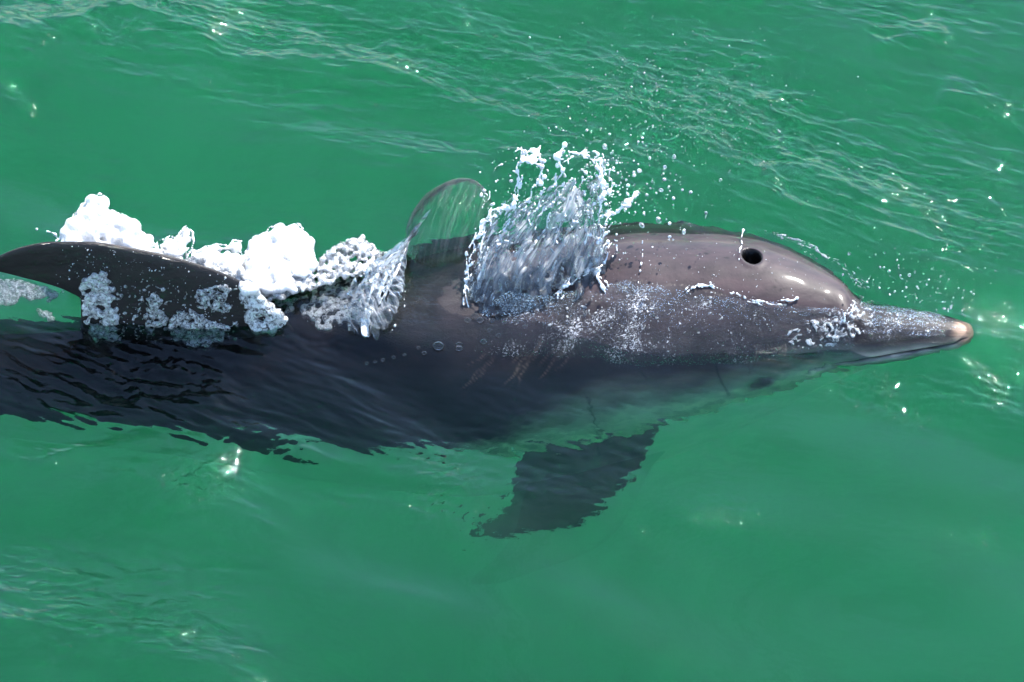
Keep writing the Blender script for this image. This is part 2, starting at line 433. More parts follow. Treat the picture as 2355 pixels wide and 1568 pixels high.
def line_dist(X, Y, pts):
    """signed distance to a polyline of photo places (positive beyond it), and position along it"""
    q = np.array([P(x, y, 0)[:2] for x, y in pts]); best = np.full(X.shape, 9.0); sg = np.zeros(X.shape); al = np.zeros(X.shape)
    for k in range(len(q) - 1):
        d = q[k + 1] - q[k]; L = d @ d
        t = np.clip(((X - q[k, 0]) * d[0] + (Y - q[k, 1]) * d[1]) / L, 0, 1)
        ex, ey = X - q[k, 0] - t * d[0], Y - q[k, 1] - t * d[1]; D = np.hypot(ex, ey)
        c = D < best
        best = np.where(c, D, best); sg = np.where(c, np.sign(d[0] * ey - d[1] * ex), sg); al = np.where(c, k + t, al)
    return best * sg, al / (len(q) - 1)
RIDGES = [  # crest line, height, width towards the viewer, width away, ripples on its far face
    ([(-300,200),(0,165),(200,150),(350,175),(480,250),(620,300),(850,345),(1050,392),(1200,388),(1400,420),(1620,470),(1850,560),(2050,620),(2500,700)], .027, .18, .125, 1.0),
    ([(-200,60),(100,95),(250,62),(420,110),(560,165),(760,190),(900,182),(1100,250),(1350,270),(1600,310)], .016, .06, .07, .8),
    ([(1500,330),(1750,400),(1900,430),(2050,520)], .008, .05, .04, .5),
    ([(2000,110),(2100,105),(2180,90)], .005, .03, .03, 1.2), ([(2140,230),(2240,260),(2330,300),(2500,380)], .007, .05, .04, .5),
    ([(2080,880),(2180,900),(2330,960),(2500,980)], .007, .05, .05, .5), ([(-200,1190),(0,1180),(200,1150),(420,1050)], .010, .08, .06, .4),
    ([(-200,1500),(0,1470),(150,1440),(330,1480),(500,1560)], .012, .08, .07, .6), ]
SPARK = [(1985,882,60,30,4.2),(2090,940,85,40,1.6),(1020,1180,90,60,2.3),(450,1125,80,60,3.4),(375,20,60,40,3.0),(2270,1220,22,28,3.2),(1640,1200,110,60,1.2),(140,1520,30,22,3.0),(470,235,24,12,3.0),
         (985,160,22,22,2.5),(900,85,45,30,1.2),(1620,1230,160,60,.8),(800,1165,60,36,1.5),(300,110,90,40,1.6),(1010,1085,60,30,1.8),(1080,365,36,20,2.0),(360,870,130,50,1.3),(760,800,90,26,1.0),(640,1030,70,30,1.2),(1500,250,500,40,.25)]
def sea_height(X, Y):
    wx = X + 0.10 * noise(X * 1.3, Y * 1.3, 2.0); wy = Y + 0.08 * noise(X * 1.3, Y * 1.3, 9.0)
    h = 0.028 * noise(wx * 1.1 + 0.7, wy * 2.2, 0.3) + 0.010 * noise(wx * 2.2 + 5, (wx * .5 + wy) * 5.5, 3.3)
    q = wx * 0.42 + wy                                    # ridges run from upper left to lower right
    h += 0.006 * (1 - 2 * np.abs(noise(wx * 1.2 + 2, q * 3.4, 1.0)))
    h += 0.0085 * noise(wx * 4, q * 8, 5.0)
    p = wx * 0.25 + wy
    band = 0.12 + 0.10 * sstep(0.02, 0.2, Y) + 0.6 * sstep(0.15, 0.6, noise(wx * 1.4 + 3.3, q * 2.6, 6.0))
    jx = 0.03 * noise(X * 5, Y * 5, 1.5)
    inn = (np.abs(X) < 1.6) & (np.abs(Y) < 1.6)
    for pts, hh, wn, wf, rp in RIDGES:
        d, al = line_dist(X, Y + jx, pts)
        end = sstep(0, 0.12, al) * sstep(1, 0.88, al) if pts[0][0] > -100 else 1.0
        h += 1.35 * end * hh * np.where(d > 0, np.exp(-np.abs(d / wf) ** 1.5), np.exp(-(d / wn) ** 2)) * inn
        band = band + end * rp * np.exp(-((d - wf * 1.1) / (wf * 1.6)) ** 2) * inn * (0.75 + 0.6 * noise(wx * 5, wy * 9, 4.4))
    cap = 0.9 * noise(wx * 9, p * 30, 3.0) + 0.7 * noise(wx * 20, p * 66, 8.0) + 0.5 * noise(wx * 46 + p * 9, p * 120, 1.0)
    band = np.clip(band, 0.07, 1.5)
    h += band * 0.0044 * cap
    for x, y, rx, ry, am in SPARK:
        c = P(x, y, 0); g = np.exp(-((X - c[0]) / rx * PXM) ** 2 - ((Y - c[1]) / ry * PXM * .77) ** 2)
        h += g * am * (0.0019 * noise(X * 85, Y * 85, x) + 0.0013 * noise(X * 140, Y * 140, y))
    # the wake on the near side: fine ripple trains that drift down to the left
    wk = sstep(-0.12, -0.30, X + 0.9 * Y + 0.06) * sstep(-0.36, -0.12, Y) * sstep(0.06, -0.02, Y)
    a = X * 0.5 + Y * 1.0
    h += wk * (0.0018 * noise(X * 12 + 3 * Y, a * 46, 4.0) + 0.0012 * noise(X * 30, a * 110, 2.0))
    fl = np.exp(-(((X - 0.10) / 0.34) ** 2 + ((Y + 0.24) / 0.12) ** 2))
    h += fl * (0.0017 * noise(X * 22 - Y * 30, X * 30 + Y * 70, 6.0) + 0.0007 * noise(X * 90, Y * 110, 6.0))
    # a low bow wave off the cheek and a crest that trails from the shoulder
    for pts, hh, wn, wf in (([(560,880),(430,960),(330,935),(250,900)], .010, .04, .03), ([(450,960),(560,1000),(700,1060),(860,1150)], .008, .03, .03),
                            ([(560,1010),(500,1070),(440,1125),(380,1175),(290,1225)], .007, .016, .016), ([(420,1000),(300,1025),(180,1050),(110,1080),(40,1120)], .006, .018, .016),
                            ([(620,1040),(800,1080),(1000,1120),(1160,1170)], .004, .02, .02)):
        d, al = line_dist(X, Y + jx * .5, pts)
        h += hh * sstep(0, .2, al) * sstep(1, .7, al) * np.where(d > 0, np.exp(-(d / wf) ** 2), np.exp(-(d / wn) ** 2))
    return film(X, Y, h)

# where the water that runs over the dolphin's skin begins (read along its near side), and its thickness noise
_fz = sorted([angle_at(*p) for p in ((960, 640), (1060, 600), (1090, 680), (1200, 668), (1330, 660), (1450, 648), (1560, 652), (1640, 662), (1700, 684), (1760, 700), (1830, 706), (1900, 716), (1955, 716))])
_fx = np.array([p[0] for p in _fz]); _ft = np.array([p[1] for p in _fz])
def film(X, Y, h):
    bt = body_top(X, Y)
    cy_, cz, r = axis(np.clip(X, XMIN, XMAX))
    side = np.clip((cy_ - Y) / np.maximum(r, 1e-4), -1, 1)     # +1 on the viewer's side
    T = np.arcsin(side) + ROLL
    t0 = np.interp(X, _fx, _ft) + 0.10 * noise(X * 14, Y * 14, 2.0)
    m = sstep(t0 - 0.10, t0 + 0.16, T)
    m = sstep(-0.06, -0.16, X + 0.03 * noise(X * 9, Y * 9))
    lump = noise(X * 45, Y * 60, 3.0) + 0.7 * noise(X * 100, Y * 120, 5.0) + 0.5 * noise(X * 190, Y * 190, 9.0)
    amp = 0.0022 + 0.0016 * sstep(-0.05, -0.2, X)
    hf = bt - 0.004 + 0.0075 * m + amp * lump
    near = bt > -1
    rough = near * sstep(-0.035, 0.0, bt - h) * m
    h = h + rough * 0.0010 * lump
    # soft join where the film leaves the level sea
    k = 0.006
    mx = np.maximum(h, hf) + np.maximum(k - np.abs(h - hf), 0) ** 2 / (4 * k)
    RIP[0] = sstep(-0.012, 0.004, hf - h) * near * m
    return np.where(near & (m > 0.02), mx, h)
RIP = [None]

def graded(lo, hi, step, far):
    a = np.arange(lo, hi, step); out = [a[-1]]; s = step
    r_ = []
    while out[-1] < far: s *= 1.22; out.append(out[-1] + s)
    l_ = [a[0]]; s = step
    while l_[-1] > -far: s *= 1.22; l_.append(l_[-1] - s)
    return np.concatenate([np.array(l_[1:][::-1]), a, np.array(out[1:])])
def build_sea():
    xs = graded(-0.98, 0.98, 0.0032, 60.0); ys = graded(-0.85, 0.98, 0.0032, 60.0)
    X, Y = np.meshgrid(xs, ys, indexing='ij')
    Z = sea_height(X, Y)
    nx, ny = X.shape
    V = np.stack([X, Y, Z], -1).reshape(-1, 3)
    i = np.arange(nx - 1)[:, None] * ny; j = np.arange(ny - 1)[None, :]
    F = np.stack([i + j, i + ny + j, i + ny + j + 1, i + j + 1], -1).reshape(-1, 4)
    # skirt and bottom close the body of water
    ring = np.concatenate([np.arange(nx) * ny, (nx - 1) * ny + np.arange(1, ny), np.arange(nx - 2, -1, -1) * ny + ny - 1, np.arange(ny - 2, 0, -1)])
    low = V[ring].copy(); low[:, 2] = -1.6
    n0 = len(V); m = len(ring)
    V = np.concatenate([V, low, [[0, 0, -1.6]]])
    k = np.arange(m); k2 = (k + 1) % m
    S = np.stack([ring[k], n0 + k, n0 + k2, ring[k2]], -1)
    me = mesh_np('water', V, np.concatenate([F, S]))
    a = me.attributes.new('ripple', 'FLOAT', 'POINT'); rp = np.zeros(len(V), np.float32); rp[:X.size] = RIP[0].ravel(); a.data.foreach_set('value', rp)
    bm = bmesh.new(); bm.from_mesh(me); bm.verts.ensure_lookup_table()
    for a in range(m):
        bm.faces.new((bm.verts[n0 + a], bm.verts[n0 + m], bm.verts[n0 + (a + 1) % m]))
    bm.to_mesh(me); bm.free()
    return me
sea = link('water', build_sea(), M_WATER)
tag(sea, kind='structure')
_bx = np.linspace(-50, 50, 161); BX, BY = np.meshgrid(_bx * np.abs(_bx) / 50 * 1.16, _bx * np.abs(_bx) / 50 * 1.16, indexing='ij')
_i = np.arange(160)[:, None] * 161; _j = np.arange(160)[None, :]
backing = link('water_backing', mesh_np('water_backing', np.stack([BX, BY, -1.25 + 0.06 * fbm(BX * .7, BY * .7, 2.0, 2)], -1).reshape(-1, 3), np.stack([_i + _j, _i + 161 + _j, _i + 162 + _j, _i + _j + 1], -1).reshape(-1, 4)), simple('backing_tone', (0.13, 0.108, 0.15), 0.9))
tag(backing, kind='structure')  # added opaque sheet, stands in for light scattered back by deep water

# ------------------------------------------------------------------ splashes, foam, drops
def mat_clear(name, white, rough=0.03):
    b = N(name)
    co = b.n('NewGeometry').outputs['Position']
    n1 = b.n('TexNoise', {'Vector': co, 'Scale': 190.0, 'Detail': 4.0, 'Roughness': 0.6})
    bp = b.n('Bump', {'Height': n1.outputs[0], 'Strength': 0.35, 'Distance': 0.003})
    gl = b.n('BsdfGlass', {'Color': (0.97, 0.99, 1, 1), 'Roughness': rough, 'IOR': 1.333, 'Normal': bp.outputs[0]})
    df_ = b.n('BsdfPrincipled', {'Base Color': (0.90, 0.92, 0.94, 1), 'Roughness': 0.2, 'Normal': bp.outputs[0]})
    n2 = b.n('TexNoise', {'Vector': co, 'Scale': 75.0, 'Detail': 5.0, 'Roughness': 0.7})
    f = b.ramp(n2.outputs[0], [(0.62 - white * 0.5, (0, 0, 0)), (0.80 - white * 0.5, (1, 1, 1))])
    tr = b.n('BsdfTransparent', {'Color': (0.97, 0.98, 0.98, 1)})
    m0 = b.n('MixShader', {0: 0.45, 1: gl.outputs[0], 2: tr.outputs[0]})
    mx = b.n('MixShader', {0: f, 1: m0.outputs[0], 2: df_.outputs[0]})
    b.t.links.new(mx.outputs[0], b.out.inputs[0])
    return b.m
def mat_foam(name, lo, hi, sc=150.0, clear=1.0):
    """aerated water: white bubbles with wet, see-through gaps between"""
    b = N(name)
    co = b.n('NewGeometry').outputs['Position']
    vo = b.n('TexVoronoi', {'Vector': co, 'Scale': 520.0})
    n1 = b.n('TexNoise', {'Vector': co, 'Scale': sc * 1.3, 'Detail': 7.0, 'Roughness': 0.7})
    hs = b.n('Math', {0: vo.outputs[0], 1: 0.5, 2: n1.outputs[0]}, operation='MULTIPLY_ADD')
    bp = b.n('Bump', {'Height': hs.outputs[0], 'Strength': 0.8, 'Distance': 0.006})
    n2 = b.n('TexNoise', {'Vector': co, 'Scale': sc, 'Detail': 8.0, 'Roughness': 0.75, 'Distortion': 0.8})
    f = b.ramp(n2.outputs[0], [(lo, (0, 0, 0)), (hi, (1, 1, 1))])
    tr = b.n('BsdfTransparent', {'Color': (0.93, 0.96, 0.96, 1)})
    gl = b.n('BsdfGlossy', {'Color': (1, 1, 1, 1), 'Roughness': 0.05, 'Normal': bp.outputs[0]})
    fr = b.n('Fresnel', {'IOR': 1.36, 'Normal': bp.outputs[0]})
    m1 = b.n('MixShader', {0: fr.outputs[0], 1: tr.outputs[0], 2: gl.outputs[0]})
    df_ = b.n('BsdfPrincipled', {'Base Color': (0.88, 0.89, 0.90, 1), 'Roughness': 0.3, 'Normal': bp.outputs[0], 'Coat Weight': 0.3, 'Coat Roughness': 0.08,
                                 'Subsurface Weight': 0.8, 'Subsurface Scale': 0.012, 'Subsurface Radius': (1.0, 1.0, 1.0)})
    lw = b.n('LayerWeight', {0: 0.35})
    e1 = b.n('Math', {0: lw.outputs['Facing'], 1: 2.5}, operation='POWER')
    e2 = b.n('Math', {0: e1.outputs[0], 1: -0.95, 2: 1.0}, operation='MULTIPLY_ADD', use_clamp=True)
    ff = b.n('Math', {0: f, 1: e2.outputs[0]}, operation='MULTIPLY')
    mx = b.n('MixShader', {0: ff.outputs[0], 1: m1.outputs[0], 2: df_.outputs[0]})
    b.t.links.new(mx.outputs[0], b.out.inputs[0])
    return b.m
def mat_film(name, base, streak, power=3.0, rim=0.5, ior=1.36):
    """a thin sheet of water: mostly see-through, milky along the streaks of its flow and at grazing angles"""
    b = N(name)
    fl = b.n('Attribute', attribute_name='flow').outputs['Vector']
    sx_ = b.n('SeparateXYZ', {0: fl})
    cx_ = b.n('CombineXYZ', {0: sx_.outputs[0], 1: sx_.outputs[1]})
    mp = b.n('Mapping', {'Vector': cx_.outputs[0], 'Scale': (17, 1.5, 1)})
    n1 = b.n('TexNoise', {'Vector': mp.outputs[0], 'Scale': 1.6, 'Detail': 7.0, 'Roughness': 0.62, 'Distortion': 0.5})
    bp = b.n('Bump', {'Height': n1.outputs[0], 'Strength': 0.45, 'Distance': 0.008})
    f = b.ramp(n1.outputs[0], [(0.46, (0, 0, 0)), (0.68, (1, 1, 1))])
    lw = b.n('LayerWeight', {0: 0.3})
    mu = b.n('Math', {0: lw.outputs['Facing'], 1: power}, operation='POWER')
    ad = b.n('Math', {0: mu.outputs[0], 1: rim, 2: base}, operation='MULTIPLY_ADD')
    a2 = b.n('Math', {0: f, 1: streak, 2: ad.outputs[0]}, operation='MULTIPLY_ADD', use_clamp=True)
    a2 = b.n('Math', {0: a2.outputs[0], 1: sx_.outputs[2]}, operation='MULTIPLY')
    tr = b.n('BsdfTransparent', {0: (0.97, 0.99, 0.99, 1)})
    d1 = b.n('BsdfDiffuse', {0: (0.92, 0.95, 0.97, 1), 'Normal': bp.outputs[0]})
    d2 = b.n('BsdfTranslucent', {0: (0.92, 0.95, 0.97, 1), 'Normal': bp.outputs[0]})
    dd = b.n('MixShader', {0: 0.5, 1: d1.outputs[0], 2: d2.outputs[0]})
    m1 = b.n('MixShader', {0: a2.outputs[0], 1: tr.outputs[0], 2: dd.outputs[0]})
    gl = b.n('BsdfGlossy', {0: (1, 1, 1, 1), 'Roughness': 0.05, 'Normal': bp.outputs[0]})
    fr = b.n('Fresnel', {'IOR': ior, 'Normal': bp.outputs[0]})
    m2 = b.n('MixShader', {0: fr.outputs[0], 1: m1.outputs[0], 2: gl.outputs[0]})
    b.t.links.new(m2.outputs[0], b.out.inputs[0])
    return b.m
def mat_churn():
    b = N('churned_water')
    co = b.n('NewGeometry').outputs['Position']
    n1 = b.n('TexNoise', {'Vector': co, 'Scale': 150.0, 'Detail': 6.0, 'Roughness': 0.7, 'Distortion': 0.7})
    bp = b.n('Bump', {'Height': n1.outputs[0], 'Strength': 0.7, 'Distance': 0.006})
    n2 = b.n('TexNoise', {'Vector': co, 'Scale': 270.0, 'Detail': 8.0, 'Roughness': 0.8, 'Distortion': 0.8})
    n3 = b.n('TexNoise', {'Vector': co, 'Scale': 17.0, 'Detail': 2.0})
    ad = b.n('Math', {0: n3.outputs[0], 1: 0.34, 2: n2.outputs[0]}, operation='MULTIPLY_ADD')
    f = b.ramp(ad.outputs[0], [(0.75, (0, 0, 0)), (0.84, (1, 1, 1))])
    gl = b.n('BsdfGlass', {0: (1, 1, 1, 1), 'Roughness': 0.04, 'IOR': 1.33, 'Normal': bp.outputs[0]})
    tr = b.n('BsdfTransparent', {0: (1, 1, 1, 1)})
    m1 = b.n('MixShader', {0: 0.72, 1: gl.outputs[0], 2: tr.outputs[0]})
    df_ = b.n('BsdfPrincipled', {'Base Color': (0.75, 0.75, 0.77, 1), 'Roughness': 0.3, 'Normal': bp.outputs[0]})
    mx = b.n('MixShader', {0: f, 1: m1.outputs[0], 2: df_.outputs[0]})
    b.t.links.new(mx.outputs[0], b.out.inputs[0])
    return b.m
M_FILM = mat_film('water_film', 0.03, 0.90)
M_CURL = mat_film('curl_film', 0.02, 0.42)
M_SHEET, M_DROP = mat_clear('splash_water', 0.66), mat_clear('drop_water', 0.34, 0.05)
M_FOAM, M_FROTH = mat_foam('white_foam', 0.12, 0.34, 170.0), mat_foam('thin_froth', 0.42, 0.60, 170.0)
M_BROKEN = mat_foam('broken_froth', 0.40, 0.54, 120.0)
M_WFROTH = mat_foam('white_froth', 0.36, 0.58, 150.0)

def ico(sub=1):
    bm = bmesh.new(); bmesh.ops.create_icosphere(bm, subdivisions=sub, radius=1.0)
    v = np.array([p.co[:] for p in bm.verts]); f = np.array([[q.index for q in p.verts] for p in bm.faces]); bm.free()
    return v, f
ICO1, ICO2 = ico(1), ico(2)
def spheres(pts, rad, base=ICO1, stretch=None):
    bv, bf = base; pts = np.asarray(pts); rad = np.asarray(rad)
    V = pts[:, None, :] + bv[None] * rad[:, None, None]
    F = bf[None] + (np.arange(len(pts)) * len(bv))[:, None, None]
    return V.reshape(-1, 3), F.reshape(-1, 3)
def fuse(name, pts, rad, voxel, mat, parent=None, rough=0.0, rs=60.0, smooth=2):
    """fuse many blobs into one liquid skin"""
    v, f = spheres(pts, rad)
    me = mesh_np(name, v, f); o = bpy.data.objects.new(name, me); C.objects.link(o)
    md = o.modifiers.new('r', 'REMESH'); md.mode = 'VOXEL'; md.voxel_size = voxel; md.use_smooth_shade = True
    if smooth:
        s = o.modifiers.new('s', 'SMOOTH'); s.iterations = smooth; s.factor = 0.6
    dg = bpy.context.evaluated_depsgraph_get()
    m2 = bpy.data.meshes.new_from_object(o.evaluated_get(dg)); m2.name = name
    bpy.data.objects.remove(o); bpy.data.meshes.remove(me)
    if rough:
        n = len(m2.vertices); co = np.empty(n * 3, np.float32); m2.vertices.foreach_get('co', co); co = co.reshape(-1, 3)
        no = np.empty(n * 3, np.float32); m2.vertex_normals.foreach_get('vector', no); no = no.reshape(-1, 3)
        d = fbm(co[:, 0] * rs, co[:, 1] * rs, co[:, 2] * rs, 4) * rough
        co = co + no * d[:, None]; m2.vertices.foreach_set('co', co.astype(np.float32).ravel()); m2.update()
    return link(name, m2, mat, parent)

def inside(poly, x, y):
    c = False; n = len(poly)
    for i in range(n):
        x1, y1 = poly[i]; x2, y2 = poly[i - 1]
        if (y1 > y) != (y2 > y) and x < (x2 - x1) * (y - y1) / (y2 - y1) + x1: c = not c
    return c
def fill(poly, n, r0, r1, z=None, dz=0.01, edge=True):
    """blobs inside an outline, at height z or lying on the dolphin"""
    xs = [p[0] for p in poly]; ys = [p[1] for p in poly]; P_, R_ = [], []
    while len(P_) < n:
        x, y = random.uniform(min(xs), max(xs)), random.uniform(min(ys), max(ys))
        if not inside(poly, x + 16 * float(noise(x * .03, y * .03, 1.0)), y + 16 * float(noise(x * .03, y * .03, 7.0))): continue
        r = random.uniform(r0, r1)
        q = None
        if z is None: q = on_body(x, y, random.uniform(-0.3, 0.8) * r)
        if q is None: q = P(x, y, (z if z is not None else 0.01) + random.uniform(0, dz))
        P_.append(q); R_.append(r)
    if z is not None or r1 > .010:
        for _ in range(int(n * 0.35)):
            x, y = random.uniform(min(xs), max(xs)), random.uniform(min(ys), max(ys))
            rb = r1 * 1.35; m_ = rb * PXM * 0.8
            if all(inside(poly, x + dx_, y + dy_) for dx_, dy_ in ((m_, 0), (-m_, 0), (0, m_), (0, -m_))):
                q = on_body(x, y, 0.1 * rb) if z is None else None
                if q is None: q = P(x, y, (z if z is not None else 0.01) + random.uniform(0, dz * .6))
                P_.append(q); R_.append(rb)
    if edge:                                   # scalloped rim of rounder lobes
        for k in range(len(poly)):
            (x1, y1), (x2, y2) = poly[k - 1], poly[k]
            m = max(1, int(math.hypot(x2 - x1, y2 - y1) / 9))
            for s in range(m):
                t = (s + random.random()) / m; x, y = x1 + (x2 - x1) * t, y1 + (y2 - y1) * t
                r = random.uniform(r0 * 0.3, r0 * .8)
                q = on_body(x, y, 0.3 * r) if z is None else None
                if q is None: q = P(x, y, (z if z is not None else 0.01) + dz * 0.5)
                P_.append(q); R_.append(r)
    return P_, R_

# --- the churned skin of water that runs over the flank, cheek and beak
def over_skin(label, x0, x1, fn, amp, mat):
    nb = len(RX) * len(RT); G = Vb[:nb].reshape(len(RX), len(RT), 3)
    i0, i1 = np.searchsorted(RX, [x0, x1]); js = np.nonzero(np.abs(RT) < 1.75)[0]
    g = G[i0:i1][:, js]; X_, T_ = np.meshgrid(RX[i0:i1], RT[js], indexing='ij')
    cy_, cz, r = axis(X_); n_ = g - np.stack([X_, cy_, cz], -1); n_ /= np.linalg.norm(n_, axis=-1, keepdims=True)
    m = fn(X_, T_) * sstep(-0.020, -0.004, g[..., 2]) * sstep(x0, x0 + 0.04, X_)
    lump = noise(g[..., 0] * 70, g[..., 1] * 70, g[..., 2] * 70) + .6 * noise(g[..., 0] * 160, g[..., 1] * 160, g[..., 2] * 160)
    d = -0.003 + 0.0055 * m + amp * lump * np.clip(m * 1.5, 0, 1)
    V_ = (g + n_ * d[..., None]); nj = len(js)
    keep = (d[:-1, :-1] > -0.0022) | (d[1:, 1:] > -0.0022)
    i, j = np.nonzero(keep); b0 = i * nj + j
    F_ = np.stack([b0, b0 + nj, b0 + nj + 1, b0 + 1], -1)
    o = link('water_film', mesh_np('water_film', V_.reshape(-1, 3), F_), mat)
    tag(o, label, 'water film')
    return o
M_CHURN = mat_churn()
_fe = sorted([angle_at(*p) for p in FILM_EDGE])
def m_flank(X, T):
    t0 = np.interp(X, [p[0] for p in _fe], [p[1] for p in _fe]) + 0.09 * noise(X * 16, T * 3, 2.0)
    return sstep(t0 - 0.06, t0 + 0.10, T) * sstep(1.55, 1.25, T) * (0.55 + 0.6 * sstep(-.5, .3, noise(X * 13, T * 3.5, 8.0)))
over_skin('churned sparkling film of water along the cheek and near flank below the blowhole', -0.08, X_CREASE - 0.004, m_flank, 0.0016, M_CHURN)
def m_beak(X, T):
    return sstep(X_CREASE - .008, X_CREASE + .006, X) * sstep(XMAX - .03, XMAX - .06, X) * sstep(1.25, .95, np.abs(T)) * (0.55 + .6 * sstep(-.4, .4, noise(X * 40, T * 5, 2.0)))
over_skin('sparkling film of water running over the top of the beak', X_CREASE - 0.01, XMAX - 0.02, m_beak, 0.0009, M_CHURN)

FOAMS = [
 ('froth heaped in the crease where the beak meets the forehead', M_BROKEN, None, 0.004, 150, (0.0014, 0.003),
  [(1958,690),(1985,684),(2012,700),(2010,745),(1985,770),(1950,775),(1945,735)]),
 ('froth trailing back from the beak base along the cheek', M_BROKEN, None, 0.004, 210, (0.0014, 0.003),
  [(1950,740),(1940,785),(1890,802),(1830,798),(1800,770),(1850,745),(1900,725)]),
 ('long thin froth band along the near flank under the splash crown', M_FROTH, None, 0.004, 420, (0.0012, 0.0026),
  [(1100,700),(1300,700),(1500,690),(1700,700),(1790,730),(1790,780),(1600,770),(1300,752),(1110,745)]),
 ('thin grey veil of froth draped over the lower dorsal fin', M_FROTH, None, 0.005, 420, (0.0018, 0.0034),
  [(190,690),(330,640),(420,660),(545,650),(548,790),(380,800),(200,792)]),
 ('tall white foam lump standing behind the dorsal fin tip', M_FOAM, 0.06, 0.03, 240, (0.006, 0.013),
  [(135,552),(152,535),(165,515),(182,488),(203,463),(228,453),(247,463),(250,485),(262,490),(284,496),(300,512),(318,522),(322,536),(340,550),(365,575),(340,600),(250,590),(160,580)]),
 ('two small white foam spikes above the middle of the dorsal fin edge', M_FOAM, 0.04, 0.02, 70, (0.003, 0.007),
  [(362,575),(374,558),(394,548),(408,553),(412,538),(426,523),(437,536),(438,560),(430,582),(420,604),(395,600),(370,590)]),
 ('low white foam patch above the front edge of the dorsal fin', M_FOAM, 0.03, 0.02, 110, (0.004, 0.009),
  [(440,604),(450,582),(475,570),(500,566),(525,573),(533,556),(548,560),(550,585),(556,620),(545,650),(500,630)]),
 ('largest white foam mass, in front of the dorsal fin', M_FOAM, None, 0.03, 420, (0.006, 0.013),
  [(553,650),(558,600),(588,562),(610,537),(640,526),(665,530),(682,521),(692,536),(706,547),(712,580),(722,604),(705,640),(670,668),(610,680),(570,672)]),
 ('white froth sliding down the back below the largest foam mass', M_BROKEN, None, 0.02, 300, (0.004, 0.008),
  [(556,650),(610,650),(680,640),(720,625),(705,680),(660,720),(645,762),(600,770),(572,745),(556,705)]),
 ('low ragged line of foam bubbles along the edge of the dorsal fin', M_WFROTH, 0.035, 0.02, 190, (0.003, 0.006),
  [(330,560),(370,572),(430,590),(500,600),(560,625),(560,650),(500,640),(420,615),(340,590)]),
 ('grainy grey and white froth over the back between foam and curling water', M_BROKEN, None, 0.02, 900, (0.003, 0.006),
  [(715,610),(750,577),(790,552),(830,546),(862,570),(900,590),(915,640),(880,660),(850,700),(835,760),(805,745),(745,768),(702,742),(688,695)]),
 ('tall narrow foam patch clinging to the rear of the dorsal fin', M_WFROTH, None, 0.01, 300, (0.003, 0.006),
  [(186,624),(215,613),(240,622),(262,670),(275,720),(278,790),(232,797),(206,774),(190,722)]),
 ('small froth patch at the centre of the dorsal fin', M_FROTH, None, 0.01, 110, (0.0025, 0.005),
  [(328,682),(350,668),(376,700),(386,750),(352,772),(336,742)]),
 ('wide froth patch at the foot of the dorsal fin', M_FROTH, None, 0.01, 240, (0.003, 0.006),
  [(378,728),(430,702),(452,722),(500,738),(528,762),(492,802),(450,806),(400,788)]),
 ('round froth patch near the front of the dorsal fin', M_FROTH, None, 0.01, 110, (0.0025, 0.005),
  [(458,668),(500,652),(530,662),(532,700),(484,722),(452,702)]),
 ('thin froth patch on green water under the dorsal fin tip', M_FROTH, -0.002, 0.006, 170, (0.003, 0.006),
  [(-20,632),(60,650),(115,668),(150,684),(120,692),(60,696),(0,708),(-20,708)]),
 ('smallest froth patch, alone in the green water behind the fin', M_FROTH, -0.002, 0.004, 40, (0.002, 0.005),
  [(82,712),(108,714),(132,738),(118,748),(96,742)]),
]
for label, mat, z, dz, n, (r0, r1), poly in FOAMS:
    p, r = fill(poly, n, r0, r1, z, dz)
    root = bpy.data.objects.new('foam', None); C.objects.link(root); tag(root, label, 'foam')
    fuse('froth', p, r, 0.0018, mat, root, rough=0.0030 if mat is M_FOAM else 0.0020, rs=38 if mat is M_FOAM else 64, smooth=20 if mat is M_FOAM else 9)
    if mat is M_FOAM:                          # glassy wet rim round the white heart
        pr_, rr_ = [], []
        cx, cy2 = np.mean(poly, axis=0)
        for k in range(len(poly)):
            (x1, y1), (x2, y2) = poly[k - 1], poly[k]
            if (y1 + y2) / 2 > cy2 + 40: continue
            m = max(2, int(math.hypot(x2 - x1, y2 - y1) / 4))
            for s in range(m):
                t = s / m; x, y = x1 + (x2 - x1) * t, y1 + (y2 - y1) * t
                g = 9 * noise(x * .06, y * .06, 3.0) + 5
                l = math.hypot(x - cx, y - cy2); x += (x - cx) / l * g; y += (y - cy2) / l * g
                pr_.append(P(x, y, (z if z is not None else 0.02) + dz * .5)); rr_.append(random.uniform(.0012, .0030))
        fuse('wet_rim', pr_, rr_, 0.0010, M_SHEET, root, smooth=2)

# --- thrown water: strands fused into a sheet
def strand(path, r0, r1, wob=0.002, step=0.0018, beads=0.0, gap=-9.0):
    path = np.array(path); s = np.concatenate([[0], np.cumsum(np.linalg.norm(np.diff(path, axis=0), axis=1))])
    n = max(4, int(s[-1] / step)); u = np.linspace(0, s[-1], n)
    c = np.stack([pchip(s, path[:, k], u) for k in range(3)], -1)
    ph = random.uniform(0, 99)
    for k in range(3): c[:, k] += wob * noise(u * 40 + ph, ph + 5.0 * k, 1.0)
    t = u / s[-1]
    r = (r0 + (r1 - r0) * t) * (1 + 0.45 * noise(u * 120 + ph, 3.3, ph))
    r *= 1 + beads * (noise(u * 170, ph, 0.5) > 0.35)
    k_ = noise(u * 130 + ph, 7.7, ph) > gap
    return list(c[k_]), list(np.maximum(r, 0.0005)[k_])
def lerp_curve(pts, t):
    pts = np.array(pts, float); x = np.linspace(0, 1, len(pts))
    return np.array([np.interp(t, x, pts[:, k]) for k in range(pts.shape[1])])
